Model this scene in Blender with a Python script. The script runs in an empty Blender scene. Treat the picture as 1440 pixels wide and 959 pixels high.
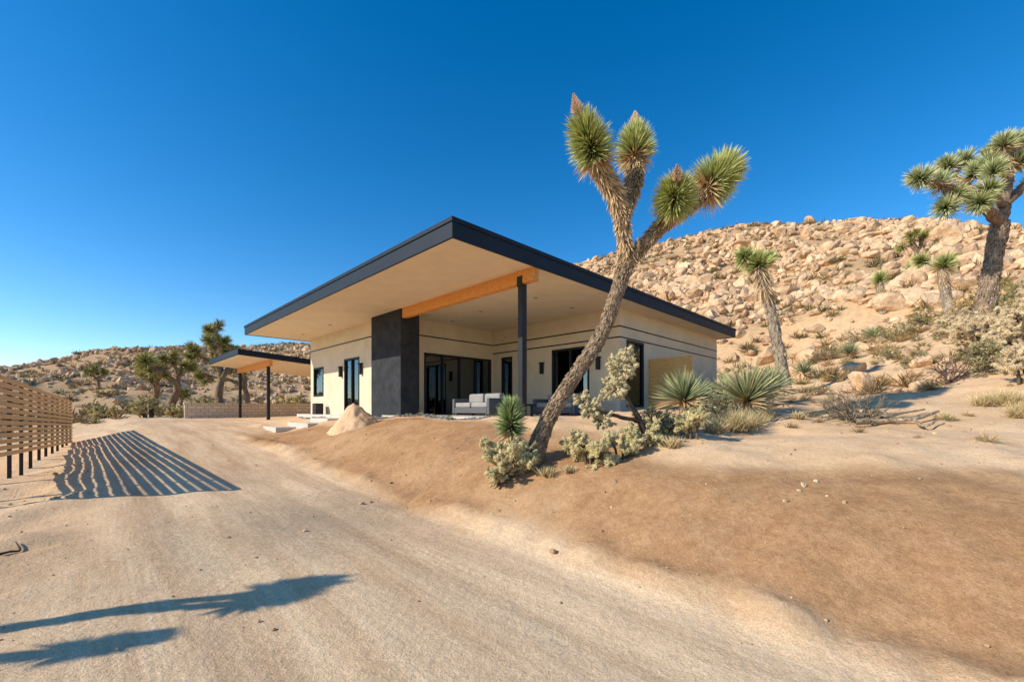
import bpy, bmesh, math, random
import numpy as np
from mathutils import Vector
random.seed(7); RNG=np.random.default_rng(11)
S=math.sqrt(.5); F=597.0
scene=bpy.context.scene
def W(u,v,z=0.0): return ((v-u)*S,(v+u)*S,z)
def at(px,py,Y):   # image pixel and chosen depth -> world position
    return np.array([(px-720)/F*Y, Y, (575-py)/F*Y])
# ------------------------------------------------------------ noise
def _h(ix,iy,seed):
    n=(ix*374761393+iy*668265263+seed*974634777)&0xffffffff
    n=((n^(n>>13))*1274126177)&0xffffffff
    return ((n^(n>>16))&0xffff)/65535.0
def vnoise(x,y,seed=0):
    x=np.asarray(x,float);y=np.asarray(y,float)
    ix=np.floor(x).astype(np.int64);iy=np.floor(y).astype(np.int64)
    fx=x-ix;fy=y-iy;fx=fx*fx*(3-2*fx);fy=fy*fy*(3-2*fy)
    a=_h(ix,iy,seed);b=_h(ix+1,iy,seed);c=_h(ix,iy+1,seed);d=_h(ix+1,iy+1,seed)
    return (a+(b-a)*fx)*(1-fy)+(c+(d-c)*fx)*fy-.5
def fbm(x,y,o=4,seed=0):
    r=0;a=1.
    for i in range(o):
        r=r+a*vnoise(x*2**i,y*2**i,seed+i);a*=.5
    return r
def sm(a,b,x):
    t=np.clip((x-a)/(b-a),0,1);return t*t*(3-2*t)
# ------------------------------------------------------------ terrain
VK=[-40,-8,-3,-1.2,0.3,1.5,3.6,4.3,5.0,6.0,7.2,9,12,16,22,30]
rows={
-12:[-1.9,-1.8,-1.75,-1.7,-1.7,-1.7,-1.7,-1.65,-1.55,-1.3,-1.0,-.5,.5,1.9,4.0,6.3],
-2:[-1.9,-1.8,-1.75,-1.7,-1.7,-1.7,-1.69,-1.55,-1.25,-.92,-.66,-.42,.25,1.3,3.2,5.0],
 2:[-1.9,-1.8,-1.75,-1.7,-1.68,-1.68,-1.64,-1.22,-.85,-.66,-.5,-.28,.12,.8,2.0,3.8],
 5:[-2.0,-1.8,-1.68,-1.62,-1.62,-1.6,-1.57,-1.18,-.86,-.55,-.3,-.12,.08,.35,1.4,3.2],
 7.1:[-2.1,-1.8,-1.65,-1.55,-1.52,-1.5,-1.48,-1.1,-.76,-.40,-.20,-.26,-.26,-.26,-.2,2.2],
 9:[-2.2,-1.8,-1.6,-1.5,-1.46,-1.43,-1.38,-1.02,-.66,-.34,-.22,-.26,-.26,-.26,-.26,1.6],
 12:[-2.3,-1.9,-1.6,-1.46,-1.38,-1.27,-1.2,-.9,-.58,-.35,-.25,-.26,-.26,-.26,-.26,1.2],
 16:[-2.3,-1.9,-1.6,-1.46,-1.25,-1.02,-.95,-.92,-.85,-.6,-.28,-.26,-.26,-.26,-.26,1.],
 20:[-2.3,-1.9,-1.6,-1.46,-1.15,-.85,-.8,-.78,-.75,-.65,-.35,-.26,-.26,-.26,-.26,1.],
 24:[-2.3,-1.9,-1.6,-1.45,-1.05,-.72,-.65,-.65,-.64,-.6,-.5,-.4,-.35,-.3,-.26,1.],
 30:[-2.2,-1.8,-1.5,-1.3,-1.0,-.65,-.55,-.55,-.55,-.55,-.55,-.5,-.4,-.3,.0,1.],
 45:[-1.5,-1.3,-1.,-.9,-.7,-.5,-.5,-.5,-.5,-.5,-.4,-.3,-.2,-.1,.2,1.2]}
us=np.array(sorted(rows)); DU=.2
UG=np.arange(-14,46,DU);VG=np.arange(-40,31,DU)
tab=np.array([np.interp(VG,VK,rows[k]) for k in us])
T=np.array([np.interp(UG,us,tab[:,j]) for j in range(len(VG))]).T
for _ in range(2):
    p=np.pad(T,1,mode='edge'); T=(p[:-2,1:-1]+p[2:,1:-1]+p[1:-1,:-2]+p[1:-1,2:]+2*p[1:-1,1:-1])/6
def tabz(u,v):
    a=np.clip((u-UG[0])/DU,0,len(UG)-1.001);b=np.clip((v-VG[0])/DU,0,len(VG)-1.001)
    i=a.astype(int);j=b.astype(int);a=a-i;b=b-j
    return (T[i,j]*(1-a)+T[i+1,j]*a)*(1-b)+(T[i,j+1]*(1-a)+T[i+1,j+1]*a)*b
RX=[-900,-400,-100,0,60,130,200,300,400,520,650,760,820,900,1000,1100,1200,1300,1440,1700,2600]
RY=[560,548,534,523,511,498,488,489,487,474,445,394,372,350,327,317,312,318,324,338,430]
th=np.arctan2((np.array(RX)-720)/F,1.0); er=(575-np.array(RY))/F*np.cos(th)
th=np.concatenate([[-3.2,-2.0],th,[2.0,3.2]]); er=np.concatenate([[.01,.01],er,[.03,.01]])
def zones(X,Y):
    u=(Y-X)*S;v=(Y+X)*S
    road=sm(-.6,.6,v+fbm(u*.4,v*.4,2,5)*.8)*(1-sm(3.5,3.9,v+fbm(u*.5,v*.5,3,6)*.5-np.clip(u-14,0,6)*.25))*(1-sm(32,36,u))
    road=np.maximum(road, sm(20.5,22,u)*(1-sm(30,32,u))*sm(0,2,v)*(1-sm(12,14,v)))
    top=np.interp(u,[-10,-2,2,5,12,16],[9.,7.2,5.6,6.6,6.3,5.6])
    bank=sm(3.5,3.9,v+fbm(u*.5,v*.5,3,6)*.5)*(1-sm(top-.3,top+.5,v+fbm(u*.7,v*.7,3,9)*.9))*(1-sm(15,19,u))
    return u,v,road,bank
def Zf(X,Y,detail=True):
    X=np.asarray(X,float);Y=np.asarray(Y,float)
    u,v,road,bank=zones(X,Y)
    z0=tabz(u,v);rho=np.hypot(X,Y);t=np.arctan2(X,Y)
    e=np.interp(t,th,er);k=sm(-.35,.15,t)
    rb=58-28*k; rr=125-40*k
    q=np.clip((rho-rb)/(rr-rb),0,1); q2=1.22*q-.22*q*q; q2=q2*sm(-.02,.12,q)
    zr=rr*e
    z=z0+q2*(zr-z0)
    z=z-np.clip(rho-rr,0,400)*.10
    hill=sm(0,.15,q)
    z=z+hill*fbm(X*.12,Y*.12,4,3)*1.8*(1-.4*sm(.8,1,q))
    if detail:
        foot=sm(7.2,7.5,u)*(1-sm(21.3,23,u))*sm(7.2,7.5,v)*(1-sm(21.3,22,v))
        rough=(1-foot)*(1-road)*(1-.35*bank)
        z=z+rough*(fbm(X*.7,Y*.7,3,21)*.14+fbm(X*3,Y*3,3,22)*.04)*(1-hill)
        z=z+bank*fbm(X*5,Y*5,3,31)*.035
        w=v+.25*np.sin(u*.25)
        ruts=np.exp(-((w-1.1)/.25)**2)+np.exp(-((w-2.7)/.25)**2)
        z=z+road*(-.02*ruts+fbm(u*.4,v*3,3,40)*.018+fbm(X*4,Y*4,2,41)*.006)
        z=z+.07*np.exp(-((v-3.7)/.18)**2)*(1-sm(14,18,u))*(1+fbm(X*3,Y*3,3,44)*1.8)
    return z
def axis(lo,hi,n0,n1,st):
    a=[n0]
    while a[-1]<n1: a.append(a[-1]+st)
    while a[-1]<hi: a.append(a[-1]+min(st+(a[-1]-n1)*.035,9))
    b=[n0]
    while b[-1]>lo: b.append(b[-1]-min(st+(n0-b[-1])*.05,12))
    return np.array(b[:0:-1]+a)
# ------------------------------------------------------------ materials
def newmat(name,base=(.5,.5,.5),rough=.8,metal=0,spec=.3):
    m=bpy.data.materials.new(name);m.use_nodes=True;n=m.node_tree.nodes
    b=n['Principled BSDF'];b.inputs['Base Color'].default_value=(*base,1)
    b.inputs['Roughness'].default_value=rough;b.inputs['Metallic'].default_value=metal
    b.inputs['Specular IOR Level'].default_value=spec
    return m,m.node_tree,b
def N(nt,t,**k):
    n=nt.nodes.new(t)
    for a,b in k.items(): setattr(n,a,b)
    return n
def noise(nt,scale,detail=4,rough=.6,vec=None):
    n=N(nt,'ShaderNodeTexNoise');n.inputs['Scale'].default_value=scale;n.inputs['Detail'].default_value=detail;n.inputs['Roughness'].default_value=rough
    if vec is not None: nt.links.new(vec,n.inputs['Vector'])
    return n
def mth(nt,op,*a):
    n=N(nt,'ShaderNodeMath',operation=op)
    for i,x in enumerate(a):
        if isinstance(x,(int,float)): n.inputs[i].default_value=x
        else: nt.links.new(x,n.inputs[i])
    return n.outputs[0]
def mix(nt,fac,a,b,mode='MIX'):
    m=N(nt,'ShaderNodeMix',data_type='RGBA',blend_type=mode)
    for s,val in ((m.inputs[0],fac),(m.inputs[6],a),(m.inputs[7],b)):
        if isinstance(val,(int,float)): s.default_value=val
        elif isinstance(val,tuple): s.default_value=(*val,1)
        else: nt.links.new(val,s)
    return m.outputs[2]
def ramp(nt,inp,p0,p1,c0=(0,0,0),c1=(1,1,1)):
    r=N(nt,'ShaderNodeValToRGB');r.color_ramp.elements[0].position=p0;r.color_ramp.elements[1].position=p1
    r.color_ramp.elements[0].color=(*c0,1);r.color_ramp.elements[1].color=(*c1,1);nt.links.new(inp,r.inputs[0]);return r.outputs[0]
def bump(nt,b,h,dist,strength=1.0,prev=None):
    n=N(nt,'ShaderNodeBump');n.inputs['Distance'].default_value=dist;n.inputs['Strength'].default_value=strength
    nt.links.new(h,n.inputs['Height'])
    if prev is not None: nt.links.new(prev,n.inputs['Normal'])
    nt.links.new(n.outputs[0],b.inputs['Normal']);return n.outputs[0]
def geo(nt): return N(nt,'ShaderNodeTexCoord').outputs['Object']
def simple(name,col,rough=.8,var=.15,sc=6,bd=.003,bs=60,metal=0,spec=.3,stretch=None):
    m,nt,b=newmat(name,col,rough,metal,spec);g=geo(nt)
    if stretch:
        mp=N(nt,'ShaderNodeMapping');mp.inputs['Rotation'].default_value=(0,0,math.radians(45)) ;mp.inputs['Scale'].default_value=stretch
        nt.links.new(g,mp.inputs[0]);g=mp.outputs[0]
    n=noise(nt,sc,6,.65,g)
    c=mix(nt,ramp(nt,n.outputs[0],.3,.7),tuple(x*(1-var) for x in col),tuple(min(1,x*(1+var)) for x in col))
    nt.links.new(c,b.inputs['Base Color'])
    if bd>0: bump(nt,b,noise(nt,bs,3,.6,g).outputs[0],bd,.6)
    return m
M={}
M['stucco']=simple('stucco',(.70,.59,.425),.9,.10,1.2,.006,45)
M['soffit']=simple('soffit_stucco',(.80,.66,.47),.9,.07,1.5,.004,45)
M['fascia']=simple('dark_metal_fascia',(.010,.018,.030),.6,.15,2,.0,10,0,.25)
M['char']=simple('charcoal_plaster',(.034,.037,.042),.85,.4,2.5,.006,30,spec=.2)
M['dark']=simple('black_steel',(.015,.016,.019),.5,.1,4,0,10)
M['wood']=simple('cedar_wood',(.72,.31,.08),.6,.38,3,.002,30,stretch=(1.0,12,12))
M['screen']=simple('cedar_slat',(.86,.42,.12),.65,.30,4,.003,30,stretch=(1.0,10,10))
M['slat']=simple('fence_wood',(.85,.50,.23),.7,.35,3,.002,30,stretch=(1.0,14,14))
M['conc']=simple('concrete',(.60,.55,.47),.9,.1,3,.003,50)
M['cush']=simple('grey_fabric',(.12,.12,.125),.95,.1,8,.002,200)
M['cush2']=simple('light_fabric',(.32,.31,.30),.95,.1,8,.002,200)
M['curtain']=simple('curtain_fabric',(.5,.47,.42),.95,.1,8,0)
M['floor']=simple('interior_floor',(.3,.24,.18),.5,.2,3,0)
m,nt,b=newmat('blockwall',rough=.9);g=geo(nt)
br=N(nt,'ShaderNodeTexBrick')
sx=N(nt,'ShaderNodeSeparateXYZ');nt.links.new(g,sx.inputs[0]);cb=N(nt,'ShaderNodeCombineXYZ')
nt.links.new(sx.outputs[0],cb.inputs[0]);nt.links.new(sx.outputs[2],cb.inputs[1]);nt.links.new(cb.outputs[0],br.inputs['Vector'])
br.inputs['Color1'].default_value=(.70,.58,.43,1);br.inputs['Color2'].default_value=(.6,.49,.36,1);br.inputs['Mortar'].default_value=(.35,.29,.22,1)
br.inputs['Scale'].default_value=1;br.inputs['Brick Width'].default_value=.29;br.inputs['Row Height'].default_value=.2;br.inputs['Mortar Size'].default_value=.012
nt.links.new(br.outputs[0],b.inputs['Base Color']);M['block']=m
m=bpy.data.materials.new('window_glass');m.use_nodes=True;nt=m.node_tree;nt.nodes.clear()
o=N(nt,'ShaderNodeOutputMaterial');tr=N(nt,'ShaderNodeBsdfTransparent');tr.inputs[0].default_value=(.42,.5,.55,1)
gl=N(nt,'ShaderNodeBsdfGlossy');gl.inputs['Roughness'].default_value=.01;gl.inputs[0].default_value=(.8,.9,1,1)
fr=N(nt,'ShaderNodeFresnel');fr.inputs[0].default_value=2.2;mx=N(nt,'ShaderNodeMixShader')
nt.links.new(fr.outputs[0],mx.inputs[0]);nt.links.new(tr.outputs[0],mx.inputs[1]);nt.links.new(gl.outputs[0],mx.inputs[2]);nt.links.new(mx.outputs[0],o.inputs[0])
M['glass']=m
def attrmat(name,rough=.8,var=.25,sc=20,bd=0,bs=40,spec=.2,stretchz=1.0):
    m,nt,b=newmat(name,rough=rough,spec=spec)
    a=N(nt,'ShaderNodeAttribute',attribute_name='Col');g=geo(nt)
    if stretchz!=1:
        mp=N(nt,'ShaderNodeMapping');mp.inputs['Scale'].default_value=(1,1,stretchz);nt.links.new(g,mp.inputs[0]);g=mp.outputs[0]
    n=noise(nt,sc,5,.7,g);r=ramp(nt,n.outputs[0],.33,.67,(1-var,)*3,(1+var,)*3)
    c=mix(nt,1.0,a.outputs['Color'],r,'MULTIPLY');nt.links.new(c,b.inputs['Base Color'])
    if bd: bump(nt,b,noise(nt,bs,5,.7,g).outputs[0],bd,1)
    return m
M['leaf']=attrmat('plant_leaf',.6,.15,8,spec=.25)
M['bark']=attrmat('shaggy_bark',.95,.6,24,.05,38,spec=.1,stretchz=.35)
M['rock']=attrmat('granite_rock',.95,.30,2.6,.07,6,spec=.1)
M['cact']=attrmat('cactus',.8,.2,30,.004,90)
# ground material
m,nt,b=newmat('desert_ground',rough=.98,spec=.05);g=geo(nt)
za=N(nt,'ShaderNodeAttribute',attribute_name='Col');sp=N(nt,'ShaderNodeSeparateColor');nt.links.new(za.outputs['Color'],sp.inputs[0])
rot=N(nt,'ShaderNodeMapping');rot.inputs['Rotation'].default_value=(0,0,math.radians(-45));nt.links.new(g,rot.inputs[0])
def stretchv(sv):
    st=N(nt,'ShaderNodeMapping');st.inputs['Scale'].default_value=sv;nt.links.new(rot.outputs[0],st.inputs[0]);return st.outputs[0]
n1=noise(nt,.35,6,.6,g);n2=noise(nt,3.5,6,.7,g);n3=noise(nt,75,4,.7,g);n4=noise(nt,2.6,5,.65,stretchv((1,.09,1)));n5=noise(nt,14,5,.75,g)
n6=noise(nt,22,4,.6,stretchv((1,.05,1)))
rs=N(nt,'ShaderNodeSeparateXYZ');nt.links.new(rot.outputs[0],rs.inputs[0]);vv_=rs.outputs[0];uu_=rs.outputs[1]
wig=mth(nt,'MULTIPLY',mth(nt,'SINE',mth(nt,'MULTIPLY',uu_,.33)),.22)
wv=mth(nt,'ADD',vv_,wig)
tsum=None
for c0,hw,sl_ in ((-.25,.10,.03),(-.62,.10,.03),(.55,.11,0),(2.05,.11,0),(2.85,.10,-.03)):
    ww=mth(nt,'ADD',wv,mth(nt,'MULTIPLY',uu_,sl_))
    dd=mth(nt,'ABSOLUTE',mth(nt,'SUBTRACT',ww,c0));mk=N(nt,'ShaderNodeMapRange');nt.links.new(dd,mk.inputs[0])
    mk.inputs[1].default_value=hw;mk.inputs[2].default_value=hw+.04;mk.inputs[3].default_value=1;mk.inputs[4].default_value=0
    tread=mth(nt,'SINE',mth(nt,'ADD',mth(nt,'MULTIPLY',uu_,62.),mth(nt,'MULTIPLY',dd,30.)))
    grv=mth(nt,'SINE',mth(nt,'MULTIPLY',dd,95.))
    h=mth(nt,'MULTIPLY',mk.outputs[0],mth(nt,'ADD',mth(nt,'MULTIPLY',tread,.5),mth(nt,'SUBTRACT',mth(nt,'MULTIPLY',grv,.4),.6)))
    tsum=h if tsum is None else mth(nt,'ADD',tsum,h)
brk=ramp(nt,n1.outputs[0],.42,.58);wear=ramp(nt,n2.outputs[0],.40,.68)
tsum=mth(nt,'MULTIPLY',mth(nt,'MULTIPLY',tsum,wear),mth(nt,'MULTIPLY_ADD',brk,.85,.15))
sand=mix(nt,ramp(nt,n1.outputs[0],.35,.65),(.74,.475,.26),(.84,.59,.36))
sand=mix(nt,ramp(nt,n2.outputs[0],.5,.75),sand,(.62,.39,.21))
road=mix(nt,ramp(nt,n4.outputs[0],.36,.60),(.66,.44,.26),(.84,.61,.385))
road=mix(nt,ramp(nt,n6.outputs[0],.35,.65),mix(nt,1.0,road,(.90,.88,.85),'MULTIPLY'),road)
road=mix(nt,ramp(nt,n1.outputs[0],.57,.74),road,(.60,.42,.27))
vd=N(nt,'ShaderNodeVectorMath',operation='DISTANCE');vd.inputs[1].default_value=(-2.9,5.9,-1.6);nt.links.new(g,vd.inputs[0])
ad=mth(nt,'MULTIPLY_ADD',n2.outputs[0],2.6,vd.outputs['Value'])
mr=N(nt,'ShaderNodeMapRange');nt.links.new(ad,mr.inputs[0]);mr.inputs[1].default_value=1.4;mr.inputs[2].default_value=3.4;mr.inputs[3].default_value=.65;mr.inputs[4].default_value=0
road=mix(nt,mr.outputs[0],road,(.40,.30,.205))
bank=mix(nt,ramp(nt,n2.outputs[0],.3,.7),(.38,.205,.095),(.52,.305,.155))
bank=mix(nt,ramp(nt,n1.outputs[0],.48,.72),bank,(.62,.40,.22))
hill=mix(nt,ramp(nt,n2.outputs[0],.35,.65),(.64,.42,.23),(.44,.28,.15))
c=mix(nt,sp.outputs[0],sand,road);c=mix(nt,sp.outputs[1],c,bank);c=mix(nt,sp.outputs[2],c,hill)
c=mix(nt,1.0,c,ramp(nt,n3.outputs[0],.32,.68,(.77,.76,.75),(1.2,1.2,1.2)),'MULTIPLY')
c=mix(nt,1.0,c,ramp(nt,n5.outputs[0],.35,.65,(.88,.87,.85),(1.07,1.07,1.07)),'MULTIPLY')
nt.links.new(c,b.inputs['Base Color'])
p=bump(nt,b,n2.outputs[0],.03,.45);p=bump(nt,b,n5.outputs[0],.014,.7,p);p=bump(nt,b,n4.outputs[0],.02,.4,p);p=bump(nt,b,n6.outputs[0],.004,.5,p);p=bump(nt,b,tsum,.007,.7,p);bump(nt,b,n3.outputs[0],.006,.9,p)
M['ground']=m
# ------------------------------------------------------------ mesh helpers
def fastmesh(name,V,Fc,C=None,mats=(),smooth=None,matidx=None,k=3,parent=None):
    V=np.asarray(V,np.float32).reshape(-1,3);Fc=np.asarray(Fc,np.int32).reshape(-1,k)
    me=bpy.data.meshes.new(name);me.vertices.add(len(V));me.vertices.foreach_set('co',V.ravel())
    me.loops.add(Fc.size);me.loops.foreach_set('vertex_index',Fc.ravel())
    me.polygons.add(len(Fc));me.polygons.foreach_set('loop_start',np.arange(0,Fc.size,k,dtype=np.int32))
    if smooth is not None: me.polygons.foreach_set('use_smooth',np.broadcast_to(np.asarray(smooth,bool),(len(Fc),)).copy())
    for mm in mats: me.materials.append(mm)
    if matidx is not None: me.polygons.foreach_set('material_index',np.asarray(matidx,np.int32))
    me.update(calc_edges=True)
    if C is not None:
        at_=me.color_attributes.new('Col','FLOAT_COLOR','POINT')
        C=np.asarray(C,np.float32).reshape(-1,3);C=np.hstack([C,np.ones((len(C),1),np.float32)]);at_.data.foreach_set('color',C.ravel())
    me.validate()
    ob=bpy.data.objects.new(name,me);scene.collection.objects.link(ob)
    if parent: ob.parent=parent
    return ob
def empty(name):
    e=bpy.data.objects.new(name,None);scene.collection.objects.link(e);return e
def boxes(name,lst,mat,parent=None,bev=0):
    bm=bmesh.new()
    for (u0,u1,v0,v1,z0,z1) in lst:
        vs=[bm.verts.new(W(u,v,z)) for z in (z0,z1) for (u,v) in ((u0,v0),(u1,v0),(u1,v1),(u0,v1))]
        for f in ((0,1,2,3),(4,5,6,7),(0,1,5,4),(1,2,6,5),(2,3,7,6),(3,0,4,7)): bm.faces.new([vs[i] for i in f])
    bmesh.ops.recalc_face_normals(bm,faces=bm.faces)
    me=bpy.data.meshes.new(name);bm.to_mesh(me);bm.free();me.materials.append(mat)
    ob=bpy.data.objects.new(name,me);scene.collection.objects.link(ob)
    if parent: ob.parent=parent
    if bev:
        md=ob.modifiers.new('b','BEVEL');md.width=bev;md.segments=2;md.limit_method='ANGLE'
    return ob
class Buf:
    def __init__(s): s.V=[];s.F=[];s.C=[];s.M=[];s.S=[];s.n=0
    def add(s,V,Fc,C,m=0,smooth=False):
        V=np.asarray(V,float).reshape(-1,3);Fc=np.asarray(Fc,int).reshape(-1,3)
        C=np.broadcast_to(np.asarray(C,float),V.shape)
        s.V.append(V);s.F.append(Fc+s.n);s.C.append(C);s.M.append(np.full(len(Fc),m));s.S.append(np.full(len(Fc),smooth));s.n+=len(V)
    def make(s,name,mats,parent=None):
        return fastmesh(name,np.vstack(s.V),np.vstack(s.F),np.clip(np.vstack(s.C),0,1),mats,np.concatenate(s.S),np.concatenate(s.M),3,parent)
def nrm(a): return a/np.maximum(np.linalg.norm(a,axis=-1,keepdims=True),1e-9)
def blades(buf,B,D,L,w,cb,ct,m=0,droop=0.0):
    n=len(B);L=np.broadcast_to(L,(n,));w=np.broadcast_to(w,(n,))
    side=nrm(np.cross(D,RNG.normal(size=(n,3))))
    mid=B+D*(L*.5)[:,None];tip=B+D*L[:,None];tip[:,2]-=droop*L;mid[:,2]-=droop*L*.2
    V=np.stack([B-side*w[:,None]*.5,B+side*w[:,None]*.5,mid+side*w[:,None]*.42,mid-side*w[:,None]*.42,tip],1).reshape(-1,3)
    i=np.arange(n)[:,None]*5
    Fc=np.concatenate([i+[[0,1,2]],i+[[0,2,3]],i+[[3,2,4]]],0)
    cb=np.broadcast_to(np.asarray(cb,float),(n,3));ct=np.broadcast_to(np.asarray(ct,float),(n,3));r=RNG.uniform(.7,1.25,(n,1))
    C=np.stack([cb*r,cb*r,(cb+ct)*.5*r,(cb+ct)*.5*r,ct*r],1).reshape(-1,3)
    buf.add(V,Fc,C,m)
def spline(P,R,k=8):
    P=np.asarray(P,float);R=np.asarray(R,float);n=len(P);Q=[];q=[]
    Pp=np.vstack([2*P[0]-P[1],P,2*P[-1]-P[-2]])
    for i in range(n-1):
        a,b,c,d=Pp[i:i+4]
        for t in np.linspace(0,1,k,endpoint=False):
            Q.append(.5*((2*b)+(-a+c)*t+(2*a-5*b+4*c-d)*t*t+(-a+3*b-3*c+d)*t**3));q.append(R[i]*(1-t)+R[i+1]*t)
    Q.append(P[-1]);q.append(R[-1]);return np.array(Q),np.array(q)
def tube(buf,P,R,col,m=1,seg=12,k=8,jit=.08,cap=True):
    Q,r=spline(P,R,k);n=len(Q)
    Tn=nrm(np.gradient(Q,axis=0));ref=np.array([.3,1,.1]);a=nrm(np.cross(Tn,ref));b=np.cross(Tn,a)
    ph=np.linspace(0,2*np.pi,seg,endpoint=False)
    rr=r[:,None]*(1+jit*RNG.normal(size=(n,seg)))
    V=Q[:,None,:]+rr[...,None]*(np.cos(ph)[None,:,None]*a[:,None,:]+np.sin(ph)[None,:,None]*b[:,None,:])
    V=V.reshape(-1,3);Fc=[]
    for i in range(n-1):
        for j in range(seg):
            p=i*seg+j;q=i*seg+(j+1)%seg;Fc+= [(p,q,q+seg),(p,q+seg,p+seg)]
    if cap:
        V=np.vstack([V,Q[-1]+Tn[-1]*r[-1]*.5]);e=len(V)-1
        for j in range(seg): Fc.append(((n-1)*seg+j,(n-1)*seg+(j+1)%seg,e))
    C=np.asarray(col)*RNG.uniform(.7,1.3,(len(V),1))
    buf.add(V,Fc,C,m,True);return Q,r,Tn
def frame(ax):
    ax=nrm(np.asarray(ax,float));a=nrm(np.cross(ax,[.21,.9,.33]));return ax,a,np.cross(ax,a)
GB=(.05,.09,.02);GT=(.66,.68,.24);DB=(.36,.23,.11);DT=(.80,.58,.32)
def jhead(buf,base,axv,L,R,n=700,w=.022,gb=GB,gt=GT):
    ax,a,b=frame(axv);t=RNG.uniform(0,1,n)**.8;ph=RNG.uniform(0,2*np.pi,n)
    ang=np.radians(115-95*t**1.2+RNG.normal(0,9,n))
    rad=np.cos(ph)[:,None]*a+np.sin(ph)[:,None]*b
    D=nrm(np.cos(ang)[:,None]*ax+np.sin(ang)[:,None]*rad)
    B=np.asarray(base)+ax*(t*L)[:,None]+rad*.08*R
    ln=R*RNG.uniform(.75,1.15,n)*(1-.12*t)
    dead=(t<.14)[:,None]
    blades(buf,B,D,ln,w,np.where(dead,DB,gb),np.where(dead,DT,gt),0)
def skirt(buf,Q,r,Tn,i0,i1,dens,ln,w=.02,cb=DB,ct=DT,a0=10,a1=42):
    for i in range(i0,i1):
        n=dens;ax,a,b=frame(Tn[i]);ph=RNG.uniform(0,2*np.pi,n);rad=np.cos(ph)[:,None]*a+np.sin(ph)[:,None]*b
        ang=np.radians(RNG.uniform(a0,a1,n));D=-np.cos(ang)[:,None]*ax+np.sin(ang)[:,None]*rad
        seg=Q[min(i+1,len(Q)-1)]-Q[i]
        B=Q[i]+seg*RNG.uniform(0,1,(n,1))+rad*r[i]*.97
        blades(buf,B,nrm(D),ln*RNG.uniform(.6,1.2,n),w,cb,ct,0)
def stalk(buf,p,ax,L):
    ax,a,b=frame(ax);n=260;t=RNG.uniform(0,1,n);ph=RNG.uniform(0,6.28,n);rad=np.cos(ph)[:,None]*a+np.sin(ph)[:,None]*b
    blades(buf,np.asarray(p)+ax*(t*L)[:,None],nrm(ax*.7+rad*.9),L*.46*(1.15-t),.026,(.6,.40,.28),(.88,.68,.5),0)
    tube(buf,[np.asarray(p)-ax*.2,p,np.asarray(p)+ax*L],[.02,.02,.008],(.5,.36,.24),1,5,3)
BK=(.38,.26,.155)
# ------------------------------------------------------------ terrain object
xs=axis(-700,700,-13,13,.1);ys=axis(-300,800,-3,22,.1)
XX,YY=np.meshgrid(xs,ys);ZZ=Zf(XX,YY)
u_,v_,ro_,ba_=zones(XX,YY);rho=np.hypot(XX,YY);t_=np.arctan2(XX,YY);k_=sm(-.35,.15,t_);rb_=58-28*k_
hi_=sm(0,14,rho-rb_+4)
nx,ny=len(xs),len(ys);idx=np.arange(nx*ny).reshape(ny,nx)
Fq=np.stack([idx[:-1,:-1],idx[:-1,1:],idx[1:,1:],idx[1:,:-1]],-1).reshape(-1,4)
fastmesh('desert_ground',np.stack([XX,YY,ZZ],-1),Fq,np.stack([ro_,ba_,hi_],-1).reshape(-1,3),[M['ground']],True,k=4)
# ------------------------------------------------------------ rocks
def icov(sub):
    bm=bmesh.new();bmesh.ops.create_icosphere(bm,subdivisions=sub,radius=1)
    V=np.array([v.co[:] for v in bm.verts]);Fc=np.array([[v.index for v in f.verts] for f in bm.faces]);bm.free();return V,Fc
def variants(sub,n,cuts=11):
    V0,Fc=icov(sub);out=[]
    for i in range(n):
        V=V0*RNG.uniform(.75,1.2,3)
        for _ in range(cuts):
            nn=nrm(RNG.normal(size=3));d=RNG.uniform(.45,.82);V=V-nn*np.maximum(0,V@nn-d)[:,None]
        V=V+RNG.normal(0,.02,V.shape);out.append(V)
    return out,Fc
VA,FA=variants(2,10);VB,FB=variants(3,10,14)
def rocks(name,P,s,cols,vs=VA,Fc=FA,flat=.8,sink=.25):
    n=len(P);nv=len(vs[0]);which=RNG.integers(0,len(vs),n);A=np.array(vs)[which]
    an=RNG.uniform(0,6.28,n);c,sn=np.cos(an)[:,None],np.sin(an)[:,None]
    sc=s[:,None]*RNG.uniform(.7,1.35,(n,3));sc[:,2]*=flat
    tl=RNG.normal(0,.3,(n,1));A=A.copy();A[:,:,2]+=tl*A[:,:,0]
    x=A[:,:,0]*sc[:,0:1];y=A[:,:,1]*sc[:,1:2];z=A[:,:,2]*sc[:,2:3]
    V=np.stack([x*c-y*sn+P[:,0:1],x*sn+y*c+P[:,1:2],z+P[:,2:3]+(s*(flat-sink*1.6))[:,None]*.7],-1)
    FF=(Fc[None]+(np.arange(n)*nv)[:,None,None]).reshape(-1,3)
    C=np.repeat(cols,nv,0);return fastmesh(name,V.reshape(-1,3),FF,C,[M['rock']],False)
def rcol(n):
    a=np.array([.72,.47,.27]);b=np.array([.54,.33,.19]);c=np.array([.80,.60,.39])
    t=RNG.uniform(0,1,(n,1));k=RNG.uniform(0,1,(n,1));return ((a*(1-t)+b*t)*(1-.5*k)+c*.5*k)*RNG.uniform(.75,1.1,(n,1))
def scatter(n,t0,t1,r0,r1,pw=.5):
    t=RNG.uniform(t0,t1,n);r=np.sqrt(RNG.uniform(r0**2,r1**2,n));X=r*np.sin(t);Y=r*np.cos(t);return X,Y
X,Y=scatter(21000,-.05,.98,31,88);r=np.hypot(X,Y)
keep=RNG.uniform(0,1,len(X))<np.clip((r-29)/12,.12,1)*np.clip(.82+fbm(X*.13,Y*.13,3,60)*2.8,.08,1);X,Y=X[keep],Y[keep]
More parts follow.
